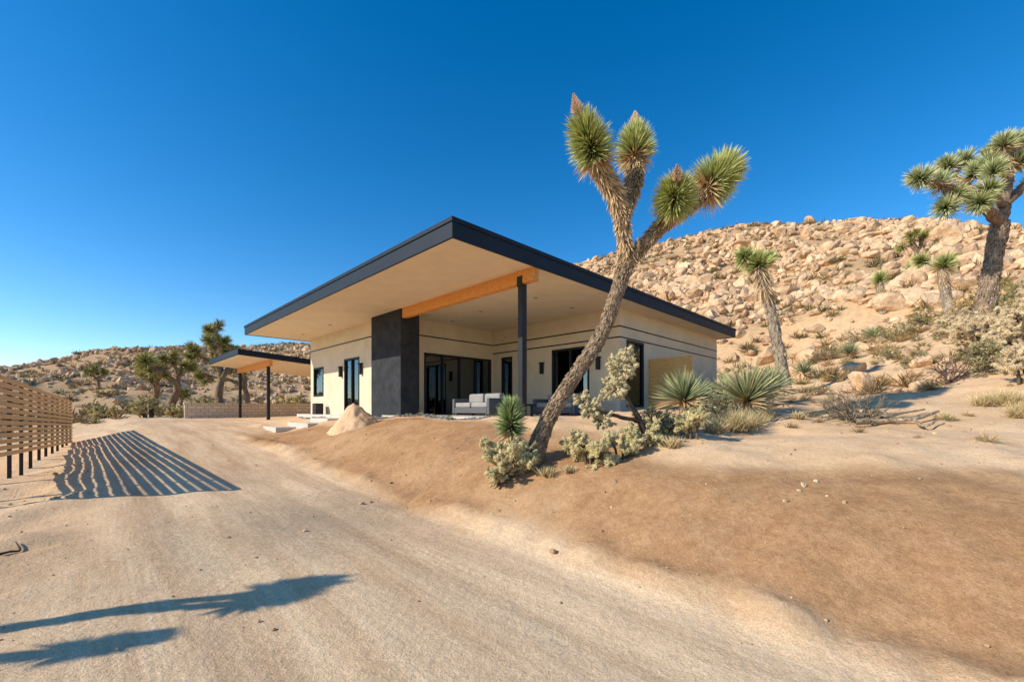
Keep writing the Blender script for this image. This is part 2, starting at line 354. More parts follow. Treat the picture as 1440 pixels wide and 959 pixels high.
s=.11+.25*RNG.gamma(1.4,.5,len(X));s=np.clip(s,.1,.9)*(1+fbm(X*.08,Y*.08,2,61)*.6)
rocks('boulder_hillside',np.stack([X,Y,Zf(X,Y,False)],-1),s,rcol(len(X)))
X,Y=scatter(420,.0,.98,36,87);s=.4+.3*RNG.gamma(1.5,.5,len(X));s=np.clip(s,.35,1.15)
rocks('boulder_hillside',np.stack([X,Y,Zf(X,Y,False)],-1),s,rcol(len(X)),VB,FB)
X,Y=scatter(13000,-1.05,-.05,60,128);keep=RNG.uniform(0,1,len(X))<np.clip(.55+fbm(X*.08,Y*.08,3,62)*2.4,.05,1);X,Y=X[keep],Y[keep]
s=.16+.25*RNG.gamma(1.5,.5,len(X));s=np.clip(s,.15,1.2)
rocks('boulder_hillside',np.stack([X,Y,Zf(X,Y,False)],-1),s,rcol(len(X))*.95)
X=RNG.uniform(-12,14,7500);Y=RNG.uniform(1.5,20,7500);uu,vv,rd,bk=zones(X,Y)
k=(RNG.uniform(0,1,len(X))<np.where(rd>.5,.16,np.where(bk>.5,.55,.8)))&~((uu>7)&(uu<22)&(vv>7))
X,Y=X[k],Y[k];s=np.clip(.005+RNG.gamma(1.0,.007,len(X)),.004,.055)
rocks('loose_stones',np.stack([X,Y,Zf(X,Y)],-1),s,rcol(len(X))*.9,*variants(1,6,4))
X,Y=scatter(140,.45,1.05,13,31);s=np.clip(.08+RNG.gamma(1.3,.13,len(X)),.08,.6)
rocks('scattered_boulders',np.stack([X,Y,Zf(X,Y)],-1),s,rcol(len(X)),VB,FB)
P=np.array([at(1130,752,4.6),at(1148,748,4.65),at(1124,758,4.5),at(165,930,2.9)]);P[:,2]=Zf(P[:,0],P[:,1])
rocks('pale_stone',P,np.array([.045,.035,.03,.02]),np.full((4,3),.7)*[1,.8,.5],VB,FB)
# ------------------------------------------------------------ house
H=3.7;ZF=-.215;ZS=3.33
house=empty('modern_house')
def split(a0,a1,z0,z1,ops):
    br=sorted({a0,a1,*[o[0] for o in ops],*[o[1] for o in ops]});out=[]
    for p,q in zip(br[:-1],br[1:]):
        c=(p+q)/2;zz=z0
        for o in sorted([o for o in ops if o[0]<c<o[1]],key=lambda o:o[2]):
            if o[2]>zz+1e-4: out.append((p,q,zz,o[2]))
            zz=o[3]
        if z1>zz+1e-4: out.append((p,q,zz,z1))
    return out
def wallA(name,v,u0,u1,ops,th=.2): boxes(name,[(p,q,v,v+th,a,b) for p,q,a,b in split(u0,u1,ZF-.25,ZS,ops)],M['stucco'],house)
def wallB(name,u,v0,v1,ops,th=.2): boxes(name,[(u,u+th,p,q,a,b) for p,q,a,b in split(v0,v1,ZF-.25,ZS,ops)],M['stucco'],house)
def window(name,ax,c,a0,a1,z0,z1,n=1,fw=.055):
    fr=[];gs=[]
    def bx(p,q,d0,d1,za,zb): return (p,q,c+d0,c+d1,za,zb) if ax=='A' else (c+d0,c+d1,p,q,za,zb)
    fr+=[bx(a0-.02,a1+.02,-.02,.10,z1-fw,z1+.02),bx(a0-.02,a1+.02,-.02,.10,z0-.02 if z0>0 else z0,z0+fw)]
    w=(a1-a0)/n
    for i in range(n+1):
        x=a0+i*w; h=fw*.5 if 0<i<n else fw
        lo=a0-.02 if i==0 else (a1-fw if i==n else x-h); hi=a0+fw if i==0 else (a1+.02 if i==n else x+h)
        fr.append(bx(lo,hi,-.016,.096,z0+fw,z1-fw))
    gs.append(bx(a0+fw,a1-fw,.05,.06,z0+fw,z1-fw))
    boxes(name+'_frame',fr,M['dark'],house);boxes(name+'_glass',gs,M['glass'],house)
o1=[(19.75,20.9,.6,1.9),(16.15,17.5,ZF,2.05)]
wallA('side_wall',7.6,14.6,21.3,o1)
window('side_window','A',7.6,*o1[0],1);window('entry_door','A',7.6,*o1[1],2)
o2=[(8.95,12.3,ZF,2.1)];wallB('porch_wall',13.6,8.05,12.43,o2);window('porch_sliding_door','B',13.6,*o2[0],4)
o3=[(12.43,13.03,.5,2.15),(8.62,10.27,ZF,2.2)];wallA('porch_back_wall',12.43,7.385,13.8,o3)
window('narrow_window','A',12.43,*o3[0],1);window('bedroom_sliding_door','A',12.43,*o3[1],2)
o4=[(12.85,14.0,ZF+.3,2.32)];wallB('gable_wall',7.385,12.63,21.15,o4);window('gable_window','B',7.385,*o4[0],1)
boxes('back_walls',[(7.585,21.3,20.95,21.15,ZF-.2,ZS),(21.1,21.3,7.8,20.95,ZF-.2,ZS)],M['stucco'],house)
boxes('interior_partition',[(13.8,13.9,14.5,20.9,ZF,ZS),(13.9,21.0,13.5,13.6,ZF,ZS),(7.6,13.8,16.5,16.6,ZF,ZS)],M['stucco'],house)
boxes('interior_floor',[(7.586,21.09,12.64,20.94,ZF-.1,ZF-.004),(13.81,21.09,7.81,12.64,ZF-.1,ZF-.004)],M['floor'],house)
cur=[];x=9.05
for i in range(14):
    cur.append((13.98+.04*(i%2),14.03+.04*(i%2),x,x+.075,ZF+.02,2.2));x+=.075
for i in range(10): cur.append((8.7+i*.075,8.775+i*.075,12.78+.04*(i%2),12.83+.04*(i%2),ZF+.02,2.3))
boxes('curtains',cur,M['curtain'],house)
boxes('kitchen_island',[(16,16.9,9,11.6,ZF,.7),(15.95,16.95,8.95,11.65,.7,.75)],M['conc'],house)
boxes('chimney_block',[(12.54,14.6,7.33,8.05,ZF-.3,ZS)],M['char'],house,.01)
z=.735*H;st=[(14.6,21.3,7.592,7.6,z,z+.045),(12.57,13.6,12.422,12.43,z,z+.045),(7.377,12.57,12.422,12.43,z,z+.045)]
st+=[(13.592,13.6,8.05,12.42,z,z+.045),(7.377,7.385,12.43,21.15,z,z+.045)]
z=2.36;st+=[(7.377,7.385,12.43,21.15,z,z+.045),(7.377,13.6,12.422,12.43,z,z+.045)]
boxes('wall_reveals',st,M['dark'],house)
U0,U1,V0,V1=6.6,21.9,4.97,21.3
boxes('roof_deck',[(U0+.05,U1-.05,V0+.05,V1-.05,ZS+.03,ZS+.33)],M['fascia'],house)
boxes('soffit',[(U0+.05,U1-.05,V0+.05,V1-.05,ZS+.001,ZS+.029)],M['soffit'],house)
boxes('fascia',[(U0,U0+.048,V0,V1,ZS-.02,3.62),(U1-.048,U1,V0,V1,ZS-.02,3.62),(U0+.048,U1-.048,V0,V0+.048,ZS-.02,3.62),(U0+.048,U1-.048,V1-.048,V1,ZS-.02,3.62)],M['fascia'],house,.004)
boxes('roof_cap',[(U0-.025,U0+.1,V0-.025,V1+.025,3.622,3.71),(U1-.1,U1+.025,V0-.025,V1+.025,3.622,3.71),(U0+.1,U1-.1,V0-.025,V0+.1,3.622,3.71),(U0+.1,U1-.1,V1-.1,V1+.025,3.622,3.71)],M['fascia'],house,.004)
boxes('timber_beam',[(6.66,12.54,7.38,7.56,3.02,ZS)],M['wood'],house,.006)
boxes('porch_post',[(7.04,7.19,7.39,7.55,ZF-.3,3.02),(7.03,7.2,7.362,7.378,2.95,3.2)],M['dark'],house,.004)
boxes('patio_slab',[(7.0,13.58,7.2,12.41,ZF-.3,ZF),(14.7,21.4,7.0,7.58,ZF-.3,ZF-.02)],M['conc'],house,.01)
for nm,(u,v,ax) in {'a':(15.9,7.6,'A'),'b':(17.75,7.6,'A'),'c':(10.75,12.43,'A'),'d':(8.2,12.43,'A')}.items():
    boxes('wall_sconce_'+nm,[(u-.06,u+.06,v-.13,v-.015,1.35,1.75),(u-.08,u+.08,v-.15,v-.0,1.75,1.79)],M['dark'],house,.004)
for i,(u,v) in enumerate([(8.5,9.5),(11,9.5),(8.5,11.3),(11,11.3),(13,9.8),(17,6.8),(20,6.8)]):
    boxes('downlight_%d'%i,[(u-.06,u+.06,v-.06,v+.06,ZS-.012,ZS)],M['cush2'],house,.02)
boxes('cedar_privacy_screen',[(5.9,7.37,14.4,14.43,-.14+i*.13,-.14+i*.13+.118) for i in range(15)]+[(5.86,5.95,14.432,14.52,-.4,1.84),(6.6,6.68,14.432,14.52,-.4,1.8),(7.28,7.37,14.432,14.52,-.4,1.80)],M['screen'])
# ------------------------------------------------------------ carport
cp=empty('carport')
def cbox(name,lst,mat):
    ob=boxes(name,lst,mat,cp,.004)
    for vtx in ob.data.vertices:
        if vtx.co.z>2: 
            vv=(vtx.co.x+vtx.co.y)*S;vtx.co.z-= (vv-5.1)*.07
    return ob
cbox('carport_roof',[(23.7,30.5,5.1,12.5,2.62,2.9)],M['fascia']);cbox('carport_soffit',[(23.75,30.45,5.15,12.4,2.585,2.615)],M['soffit'])
cbox('carport_beam',[(23.9,30.3,6.5,6.66,2.28,2.58)],M['wood']);cbox('carport_post_1',[(24.2,24.34,6.5,6.64,-.8,2.277)],M['dark']);cbox('carport_post_2',[(29.9,30.04,6.5,6.64,-.8,2.277)],M['dark'])
cbox('carport_post_3',[(24.2,24.34,12,12.14,-.8,2.5)],M['dark']);cbox('carport_post_4',[(29.9,30.04,12,12.14,-.8,2.5)],M['dark'])
boxes('block_retaining_wall',[(31,31.2,4.0,12.5,-.9,.28),(30.97,31.23,3.97,12.53,.282,.36)],M['block'])
boxes('concrete_steps',[(16.0,17.7,6.3,6.98,-.7,-.36),(16.0,18.2,5.6,6.29,-.9,-.52),(17.2,18.8,4.9,5.59,-1,-.68)],M['conc'],None,.015)
boxes('planter_pot',[(19.2,19.6,7.05,7.4,-.24,.25)],M['char'],None,.03)
# ------------------------------------------------------------ patio furniture
def sofa(u,v,wu,wv):
    e=empty('patio_sofa')
    boxes('sofa_base',[(u,u+wu,v,v+wv,ZF+.08,ZF+.26),(u+.02,u+.08,v+.02,v+.08,ZF,ZF+.08),(u+wu-.08,u+wu-.02,v+.02,v+.08,ZF,ZF+.08),(u+.02,u+.08,v+wv-.08,v+wv-.02,ZF,ZF+.08),(u+wu-.08,u+wu-.02,v+wv-.08,v+wv-.02,ZF,ZF+.08)],M['cush'],e,.015)
    n=max(1,round(wu/.75));w=wu/n
    boxes('seat_cushions',[(u+i*w+.02,u+(i+1)*w-.02,v+.02,v+wv-.2,ZF+.262,ZF+.42) for i in range(n)],M['cush2'],e,.04)
    boxes('back_cushions',[(u+i*w+.03,u+(i+1)*w-.03,v+wv-.22,v+wv-.02,ZF+.40,ZF+.72) for i in range(n)],M['cush2'],e,.06)
    boxes('arms',[(u-.12,u-.002,v,v+wv,ZF+.05,ZF+.55),(u+wu+.002,u+wu+.12,v,v+wv,ZF+.05,ZF+.55)],M['cush'],e,.02)
sofa(9.7,8.6,1.6,.8);sofa(8.0,10.6,1.5,.8)
boxes('coffee_table',[(8.4,9.3,8.6,9.4,ZF+.3,ZF+.36),(8.45,8.52,8.65,8.72,ZF,ZF+.3),(9.18,9.25,8.65,8.72,ZF,ZF+.3),(8.45,8.52,9.28,9.35,ZF,ZF+.3),(9.18,9.25,9.28,9.35,ZF,ZF+.3)],M['dark'],None,.01)
# ------------------------------------------------------------ slat fence
fe=empty('wooden_slat_fence')
uA,uB=10.2,23.3
def fv(u): return -1.17+(u-12.5)*.069
def ft(u): return .64-(u-12.5)*.033
bm=bmesh.new()
def hexa(bm,c):
    vs=[bm.verts.new(p) for p in c]
    for f in ((0,1,2,3),(4,5,6,7),(0,1,5,4),(1,2,6,5),(2,3,7,6),(3,0,4,7)): bm.faces.new([vs[i] for i in f])
def obj(bm,name,mat,parent):
    bmesh.ops.recalc_face_normals(bm,faces=bm.faces);me=bpy.data.meshes.new(name);bm.to_mesh(me);bm.free();me.materials.append(mat)
    ob=bpy.data.objects.new(name,me);scene.collection.objects.link(ob);ob.parent=parent
ul=list(np.linspace(uA,uB,7))
for a,b_ in zip(ul[:-1],ul[1:]):
    for i in range(13):
        ja,jb=random.uniform(-.005,.005),random.uniform(-.005,.005);a2,b2=a+.004,b_-.004
        c=[]
        for dz in (-.084,0):
            for (u,dv) in ((a2,0),(b2,0),(b2,.022),(a2,.022)):
                c.append(W(u,fv(u)+dv,ft(u)-i*.122+dz+(ja if u==a2 else jb)))
        hexa(bm,c)
obj(bm,'fence_slats',M['slat'],fe)
bm=bmesh.new()
for k,u in enumerate(ul):
  for uu2 in ([u+.04,u+1.09] if u<uB-.1 else [u-.05]):
    c=[]
    for zz in (None,ft(uu2)+.01):
        for (du,dv) in ((-.03,-.062),(.03,-.062),(.03,-.002),(-.03,-.002)):
            x,y,_=W(uu2+du,fv(uu2)+dv);c.append((x,y,-2.2 if zz is None else zz))
    hexa(bm,c)
obj(bm,'fence_posts',M['dark'],fe)
# ------------------------------------------------------------ sand pile
cx,cy=at(497,0,12.2)[:2];n=60;gx,gy=np.meshgrid(np.linspace(-1,1,n),np.linspace(-1,1,n));rr=np.hypot(gx,gy)
hh=np.maximum(-.05,.78-rr*1.02-.05*np.exp(-(rr/.12)**2)+.12*np.exp(-((rr-.85)/.25)**2)*.6)+fbm(gx*4,gy*4,4,77)*.10*(rr<.92)-.05
V=np.stack([cx+gx*.9,cy+gy*.9,Zf(cx+gx*.9,cy+gy*.9)+np.where(rr<.98,hh,-.08)],-1);ii=np.arange(n*n).reshape(n,n)
Fq=np.stack([ii[:-1,:-1],ii[:-1,1:],ii[1:,1:],ii[1:,:-1]],-1).reshape(-1,4)
fastmesh('sand_pile',V,Fq,np.zeros((n*n,3)),[M['ground']],True,k=4)
# ------------------------------------------------------------ joshua trees
def ground(p): p=np.array(p,float);p[2]=Zf(p[0],p[1]);return p
LM=[M['leaf'],M['bark']]
b=Buf();Y0=6.75
base=ground(at(744,655,Y0));base[2]-=.12
tr=[base,at(766,600,6.75),at(797,545,6.75),at(843,475,6.8),at(868,410,6.82),at(882,365,6.85)]
Q,r,Tn=tube(b,tr,[.17,.12,.105,.105,.10,.115],BK,1,22,22,.12)
skirt(b,Q,r,Tn,2,len(Q)-2,34,.085,.020,(.20,.13,.08),(.62,.46,.30),3,20)
l1=[at(882,372,6.85),at(877,330,6.8),at(873,290,6.75)]
Q,r,Tn=tube(b,l1,[.10,.09,.10],BK,1,12,10,.1);skirt(b,Q,r,Tn,0,len(Q)-1,36,.12)
def branch(b,pts,rad,hL,hR,n,st=0,sk=34,sl=.17):
    Q,r,Tn=tube(b,pts,rad,BK,1,12,10,.1);skirt(b,Q,r,Tn,0,len(Q)-1,sk,sl)
    ax=pts[-1]-pts[-2];jhead(b,pts[-1]-nrm(ax)*hL*.15,ax,hL,hR,n)
    if st: stalk(b,pts[-1]+nrm(ax)*(hL+hR*.36),nrm(ax)*.6+np.array([0,0,.4]),st)
branch(b,[at(873,297,6.75),at(862,268,6.65),at(848,245,6.6),at(840,228,6.55),at(836,218,6.5)],[.10,.10,.105,.10,.09],.44,.36,1700,.28)
branch(b,[at(876,297,6.75),at(889,265,6.85),at(893,240,6.95),at(893,218,7.0)],[.095,.10,.10,.09],.36,.35,1600,.32)
l2=[at(880,372,6.85),at(905,345,6.9),at(930,318,6.95),at(946,302,7.0)]
Q,r,Tn=tube(b,l2,[.10,.09,.095,.11],BK,1,12,10,.1);skirt(b,Q,r,Tn,0,len(Q)-1,36,.12)
branch(b,[at(943,305,7.0),at(947,296,6.85),at(948,286,6.7)],[.11,.10,.09],.28,.37,1600,.26)
branch(b,[at(943,305,7.0),at(966,290,7.1),at(984,275,7.15),at(997,262,7.15)],[.11,.11,.11,.1],.42,.44,1900,0)
tube(b,[at(890,372,6.85),at(898,345,6.75),at(897,335,6.72)],[.05,.035,.02],BK,1,8,5)
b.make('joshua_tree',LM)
b=Buf();p=ground(at(718,640,6.6));q=p.copy();q[2]=(575-607)/F*6.6
Q,r,Tn=tube(b,[p-[0,0,.1],q],[.06,.05],BK,1,10,6);skirt(b,Q,r,Tn,1,6,30,.14);jhead(b,q-[0,0,.05],[0,0,1],.42,.27,900,.02,(.07,.11,.035),(.46,.54,.22));b.make('joshua_tree',LM)
def pole(px,py,Y,pts,rad,heads,name='joshua_tree'):
    b=Buf();bs=ground(at(px,py,Y));bs[2]-=.2
    P=[bs]+[at(x,y,Y+dy) for x,y,dy in pts]
    Q,r,Tn=tube(b,P,rad,(.42,.33,.24),1,14,14,.12)
    skirt(b,Q,r,Tn,2,int(len(Q)*.7),14,.12,.025,(.25,.18,.12),(.62,.5,.36),3,22)
    skirt(b,Q,r,Tn,int(len(Q)*.7),len(Q)-1,20,.28,.03)
    for (x,y,dy,ax,L,R,n) in heads: jhead(b,at(x,y,Y+dy),ax,L,R,n,.036)
    b.make(name,LM)
pole(1107,562,12,[(1096,500,0),(1082,430,0),(1068,378,0)],[.17,.14,.125,.14],[(1067,376,0,(-.3,0,1),.15,.46,460),(1050,364,.1,(-.8,-.2,.6),.15,.34,260),(1078,366,.1,(.8,-.2,.6),.12,.3,160)])
pole(1340,470,19,[(1332,420,0),(1323,380,0)],[.24,.18,.16],[(1326,378,0,(.3,0,1),.35,.55,420),(1300,372,.4,(-.8,0,.8),.3,.45,260)])
pole(1243,462,26,[(1240,430,0),(1237,398,0)],[.24,.18,.16],[(1237,400,0,(0,0,1),.5,.55,300)])
pole(1286,455,29,[(1285,420,0),(1283,385,0)],[.24,.18,.16],[(1283,386,0,(0,0,1),.5,.6,300),(1298,378,.4,(.8,0,.8),.4,.5,260)])
b=Buf();YT=13.2;bs=ground(at(1382,470,YT));bs[2]-=.3
Q,r,Tn=tube(b,[bs,at(1388,420,YT),at(1398,360,YT),at(1407,312,YT)],[.29,.22,.19,.22],(.34,.24,.16),1,20,18,.13)
skirt(b,Q,r,Tn,4,len(Q)-1,26,.13,.03,(.18,.12,.08),(.55,.42,.29),3,22)
def twig(pts,r0,heads,R=.40,n=420):
    P=[at(x,y,YT+d) for x,y,d in pts];rad=np.linspace(r0,r0*.62,len(P));Q,r,Tn=tube(b,P,rad,(.26,.18,.12),1,10,8,.12)
    skirt(b,Q,r,Tn,len(Q)//2,len(Q)-1,12,.18,.025)
    tip=P[-1]
    for (x,y,d,ax) in heads:
        h=at(x,y,YT+d)
        if np.linalg.norm(h-tip)>.25:
            j=int(np.argmin(np.linalg.norm(Q-h,axis=1)));tube(b,[Q[j],(Q[j]+h)/2+[0,0,-.03],h],[r0*.6,r0*.5,r0*.5],(.26,.18,.12),1,8,5,.1)
        jhead(b,h,ax,.22,R,n,.028,(.07,.10,.03),(.68,.70,.34))
twig([(1407,315,0),(1385,292,-.3),(1350,272,-.6),(1312,256,-.9)],.16,[(1300,252,-.9,(-1,0,.25)),(1340,274,-.6,(-.2,-.5,-.3)),(1332,292,-.8,(-.6,-.4,-.2)),(1325,262,-.5,(-.3,.2,1))])
twig([(1390,290,-.2),(1365,268,.3),(1340,245,.6)],.11,[(1335,238,.6,(-.5,0,.8)),(1370,250,.2,(-.2,-.3,1)),(1355,232,.6,(.1,0,1))])
twig([(1407,315,0),(1412,280,.2),(1418,240,.3),(1412,220,.2)],.17,[(1412,208,.2,(-.1,0,1)),(1394,236,0,(-.7,-.2,.6)),(1428,232,.3,(.6,-.2,.6)),(1427,205,.4,(.4,.2,1)),(1400,222,.5,(-.4,.2,1))],.42,460)
twig([(1410,290,.1),(1396,272,-.5),(1388,262,-.8)],.10,[(1384,270,-.9,(-.3,-1,-.1)),(1396,248,-.7,(-.2,-.3,1)),(1375,286,-.9,(-.5,-.8,-.3))])
twig([(1412,290,.1),(1440,262,.5),(1475,235,.8)],.14,[(1475,230,.8,(.5,0,.9)),(1448,262,.4,(.1,-.6,.3)),(1442,228,.6,(.1,0,1)),(1500,262,.8,(1,0,.3)),(1462,250,.6,(.3,-.5,.6))])
b.make('joshua_tree',LM)
def gen(base,h,seed,R=.55,n=150,depth=3,r0=.3):
    rg=np.random.default_rng(seed);b=Buf();bs=ground(base)
    def rec(p,d,L,r,k):
        q=p+d*L;mid=(p+q)/2+rg.normal(0,.06*L,3);tube(b,[p,mid,q],[r,r*.85,r*.75],(.26,.18,.11),1,8,4,.1)
        if k==0: jhead(b,q-d*.1,d,.35*R/.5,R,n,.05,(.09,.11,.02),(.56,.50,.16));return
        m=rg.integers(2,4)
        for i in range(m):
            dd=nrm(d+rg.normal(0,.55,3)+[0,0,.18]);rec(q,dd,L*rg.uniform(.5,.75),r*.72,k-1)
        if k<=depth-1: jhead(b,q,nrm(d+rg.normal(0,.8,3)),.3,R*.9,n//2,.05,(.09,.11,.02),(.56,.50,.16))
    rec(bs-[0,0,.2],nrm(np.array([rg.normal(0,.08),0,1.])),h*.38,r0,depth);b.make('joshua_tree',LM)
gen(at(243,578,29),5.2,3,.55,150,3);gen(at(222,580,30),4.6,5,.55,150,3,.22)
gen(at(318,578,34),7.6,8,.6,150,3,.32);gen(at(345,578,37),6,12,.6,130,3,.25)
gen(at(140,560,52),3.6,15,.5,100,2,.2);gen(at(255,560,42),3.3,16,.5,100,2,.2);gen(at(1290,470,33),3.,18,.5,100,2,.2)
def gen2(base,heads,fork,R=.27):
    b=Buf();bs=ground(base);f=bs+np.array(fork);tube(b,[bs-[0,0,.2],(bs+f)/2+[.05,0,0],f],[.10,.075,.07],BK,1,12,8)
    for hd in heads:
        e=bs+np.array(hd);Q,r,Tn=tube(b,[f,(f+e)/2+[0,.08,.05],e],[.06,.05,.05],BK,1,10,8);skirt(b,Q,r,Tn,0,len(Q)-1,10,.07);ax=e-f;jhead(b,e,ax,.22,R,600)
    b.make('joshua_tree',LM)
gen2((-6.6,2.05,0),[(.40,.22,2.55),(.80,.22,2.2)],(.0,.0,1.5),.24)
gen2((-6.2,1.62,0),[(.15,.1,1.9),(-.3,-.25,1.75)],(.05,.0,1.0),.2)
# ------------------------------------------------------------ yucca
def yucca(px,py,Y,R,n,name='mojave_yucca',col=((.10,.13,.06),(.42,.44,.22)),w=.032,h=.25):
    b=Buf();p=ground(at(px,py,Y));tube(b,[p-[0,0,.1],p+[0,0,h]],[.1,.09],BK,1,10,4)
    th_=np.radians(RNG.uniform(5,105,n));ph=RNG.uniform(0,6.28,n)
    D=np.stack([np.sin(th_)*np.cos(ph),np.sin(th_)*np.sin(ph),np.cos(th_)],-1)
    old=(th_>1.4)[:,None]
    blades(b,p+[0,0,h]+D*.05,D,R*RNG.uniform(.75,1.1,n),w,np.where(old,DB,col[0]),np.where(old,DT,col[1]),0,.05);b.make(name,LM)
yucca(962,598,9,.72,300,h=.35);yucca(978,596,9.6,.55,180);yucca(1050,588,8.8,.88,340,h=.35,col=((.14,.16,.07),(.52,.48,.24)));yucca(1018,600,9.5,.6,200);yucca(1082,590,9.8,.65,180,h=.4)
yucca(1070,540,16,.6,160);yucca(1195,520,18,.6,160);yucca(1230,510,22,.7,160);yucca(1130,530,15,.5,160)
# ------------------------------------------------------------ cholla
def capsule(b,p,d,L,r,col):
    tube(b,[p,p+d*L*.5,p+d*L],[r*.7,r*.9,r*.65],np.array(col)*.8,1,7,3,.06)
    n=int(80*L/.12);t=RNG.uniform(0,1.05,n);ax,a,c=frame(d);ph=RNG.uniform(0,6.28,n);rad=np.cos(ph)[:,None]*a+np.sin(ph)[:,None]*c
    blades(b,p+ax*(t*L)[:,None]+rad*r*.7,nrm(rad+ax*RNG.uniform(-.5,.8,(n,1))),r*RNG.uniform(.6,1.1,n),r*.22,np.array(col)*1.1,np.minimum(.92,np.array(col)*1.55+.05),0)
def cholla(pos,h,wd,seed,name='cholla_cactus',r=.03,col=(.60,.50,.25),stem=0.35,cap=230):
    rg=np.random.default_rng(seed);b=Buf();p=ground(pos);cnt=[0]
    nst=max(3,int(wd/.16))
    for i in range(nst):
        an=rg.uniform(0,6.28);e=p+np.array([np.cos(an)*wd*.35*rg.uniform(.2,1),np.sin(an)*wd*.35*rg.uniform(.2,1),h*stem*rg.uniform(.5,1.9)])
        tube(b,[p+(e-p)*[.4,.4,0]-[0,0,.05],(p+e)/2,e],[r*.8,r*.8,r*.8],(.14,.10,.06),1,7,4,.1)
        for j in range(4):
            cnt[0]=0;capn=cap/(nst*4)
            def rec2(q,d,k):
                if cnt[0]>capn or k<=0:return
                cnt[0]+=1;L=r*rg.uniform(2.4,4.0);c=np.array(col)*rg.uniform(.7,1.2)
                capsule(b,q,d,L,r*rg.uniform(.8,1.15),c);e2=q+d*L*.95
                for _ in range(rg.integers(2,4)): rec2(e2,nrm(d+rg.normal(0,.8,3)+[0,0,.1]),k-1)
            rec2(e+[0,0,-.03*j],nrm(rg.normal(0,1,3)+[0,0,.5]),max(3,int(h/r/7)))
    b.make(name,[M['cact'],M['cact']])
def cholla_at(px,py,Y,*a,**k): cholla(at(px,py,Y),*a,**k)
cholla_at(722,672,6.45,.75,.7,1,r=.026,cap=300);cholla_at(748,668,6.5,.5,.4,2,r=.024,cap=130);cholla_at(704,680,6.35,.45,.4,22,r=.023,cap=120)
cholla_at(835,668,6.25,.5,1.0,3,r=.025,cap=380);cholla_at(872,660,6.3,.6,.9,4,r=.025,cap=340);cholla_at(815,650,6.6,.5,.7,5,r=.025,cap=220)
cholla_at(975,635,6.8,.6,.7,6,r=.025,cap=240);cholla_at(950,628,7.2,.5,.6,7,r=.025,cap=130);cholla_at(905,640,6.7,.5,.8,27,r=.025,cap=160)
b=Buf()
tube(b,[ground(at(915,630,6.8))-[0,0,.1],at(900,592,6.75),at(886,568,6.7),at(874,545,6.7)],[.05,.045,.04,.03],(.10,.07,.05),1,9,6,.15)
tube(b,[at(900,592,6.75),at(868,585,6.6),at(835,575,6.5)],[.035,.03,.025],(.10,.07,.05),1,8,6,.15)
rg=np.random.default_rng(5)
for cx_,cy_,R_,n_ in ((873,518,.28,130),(866,545,.25,90),(880,500,.16,40),(830,572,.22,70),(818,560,.12,18),(846,592,.2,42)):
    c0=at(cx_,cy_,6.65)
    for i in range(n_):
        d=nrm(rg.normal(0,1,3));q=c0+d*R_*rg.uniform(.15,.85)*[1,1,.9];capsule(b,q,nrm(d+rg.normal(0,.5,3)),rg.uniform(.06,.10),rg.uniform(.02,.027),np.array((.64,.53,.30))*rg.uniform(.75,1.15))
b.make('cholla_cactus',[M['cact'],M['cact']])
CW=(.68,.51,.31)
for i,(x,y,Yc,h,w) in enumerate([(1395,520,10.5,1.7,1.7),(1430,540,9.8,1.6,1.6),(1365,500,11.5,1.3,1.3),(1440,580,8.3,.7,.9)]):
    cholla_at(x,y,Yc,h,w,40+i,r=.034,col=CW,stem=.45,cap=440)
for i,(x,Yc,h,w) in enumerate([(210,27,1.5,2.2),(150,30,1.2,1.8),(290,33,1.7,2.2),(405,30,1.8,2.4),(130,38,1.8,2.2),(180,42,1.8,2.6),(420,34,1.6,2.2),(248,26,.9,1.4)]):
    cholla_at(x,575,Yc,h,w,60+i,r=.06,cap=110,col=(.54,.44,.20))
# ------------------------------------------------------------ shrubs
def shrub(b,p,R,n,cb,ct,w,flat=.8):
    D=nrm(RNG.normal(0,1,(n,3))*[1,1,.8]);D[:,2]=np.abs(D[:,2])*1.0+.15;D=nrm(D)
    B=p+D*(R*RNG.uniform(.05,.5,n))[:,None]*[1,1,flat]
    blades(b,B,nrm(D+RNG.normal(0,.35,(n,3))),R*RNG.uniform(.3,.75,n),w,cb,ct,0)
def twiggy(px,py,Y,R,name,seed,col=(.20,.16,.12),nb=26,fol=None,h=1.0):
    rg=np.random.default_rng(seed);b=Buf();p=ground(at(px,py,Y))-[0,0,.03]
    def rec(q,d,L,r,k):
        e=q+d*L;tube(b,[q,(q+e)/2+rg.normal(0,.06*L,3),e],[r,r*.8,r*.6],col,1,4,2,.05,False)
        if k==0:
            if fol: 
                n=7;blades(b,np.repeat(e[None],n,0),nrm(rg.normal(0,1,(n,3))+[0,0,.4]),R*.09,R*.02,fol,np.array(fol)*1.5,0)
            return
        for _ in range(rg.integers(2,4)): rec(e,nrm(d+rg.normal(0,.5,3)),L*rg.uniform(.55,.85),r*.62,k-1)
    for i in range(nb):
        d=rg.normal(0,1,3);d[2]=abs(d[2])*.8*h+.35;rec(p,nrm(d),R*rg.uniform(.3,.45),R*.02,3)
    b.make(name,LM)
twiggy(1200,598,7.6,.72,'dry_desert_shrub',1,(.30,.24,.17),30);twiggy(1332,548,9.8,.85,'dry_desert_shrub',2,(.20,.14,.11),16,h=1.8)
twiggy(928,632,7.2,.55,'desert_shrub',3,(.16,.13,.09),24,(.17,.17,.08));twiggy(1010,615,8.3,.6,'desert_shrub',4,(.2,.17,.1),20,(.2,.2,.1))
twiggy(1395,560,9.6,.7,'desert_shrub',9,(.2,.15,.1),22,(.30,.26,.12));twiggy(1430,500,12.5,1.0,'desert_shrub',10,(.2,.15,.1),24,(.34,.27,.10))
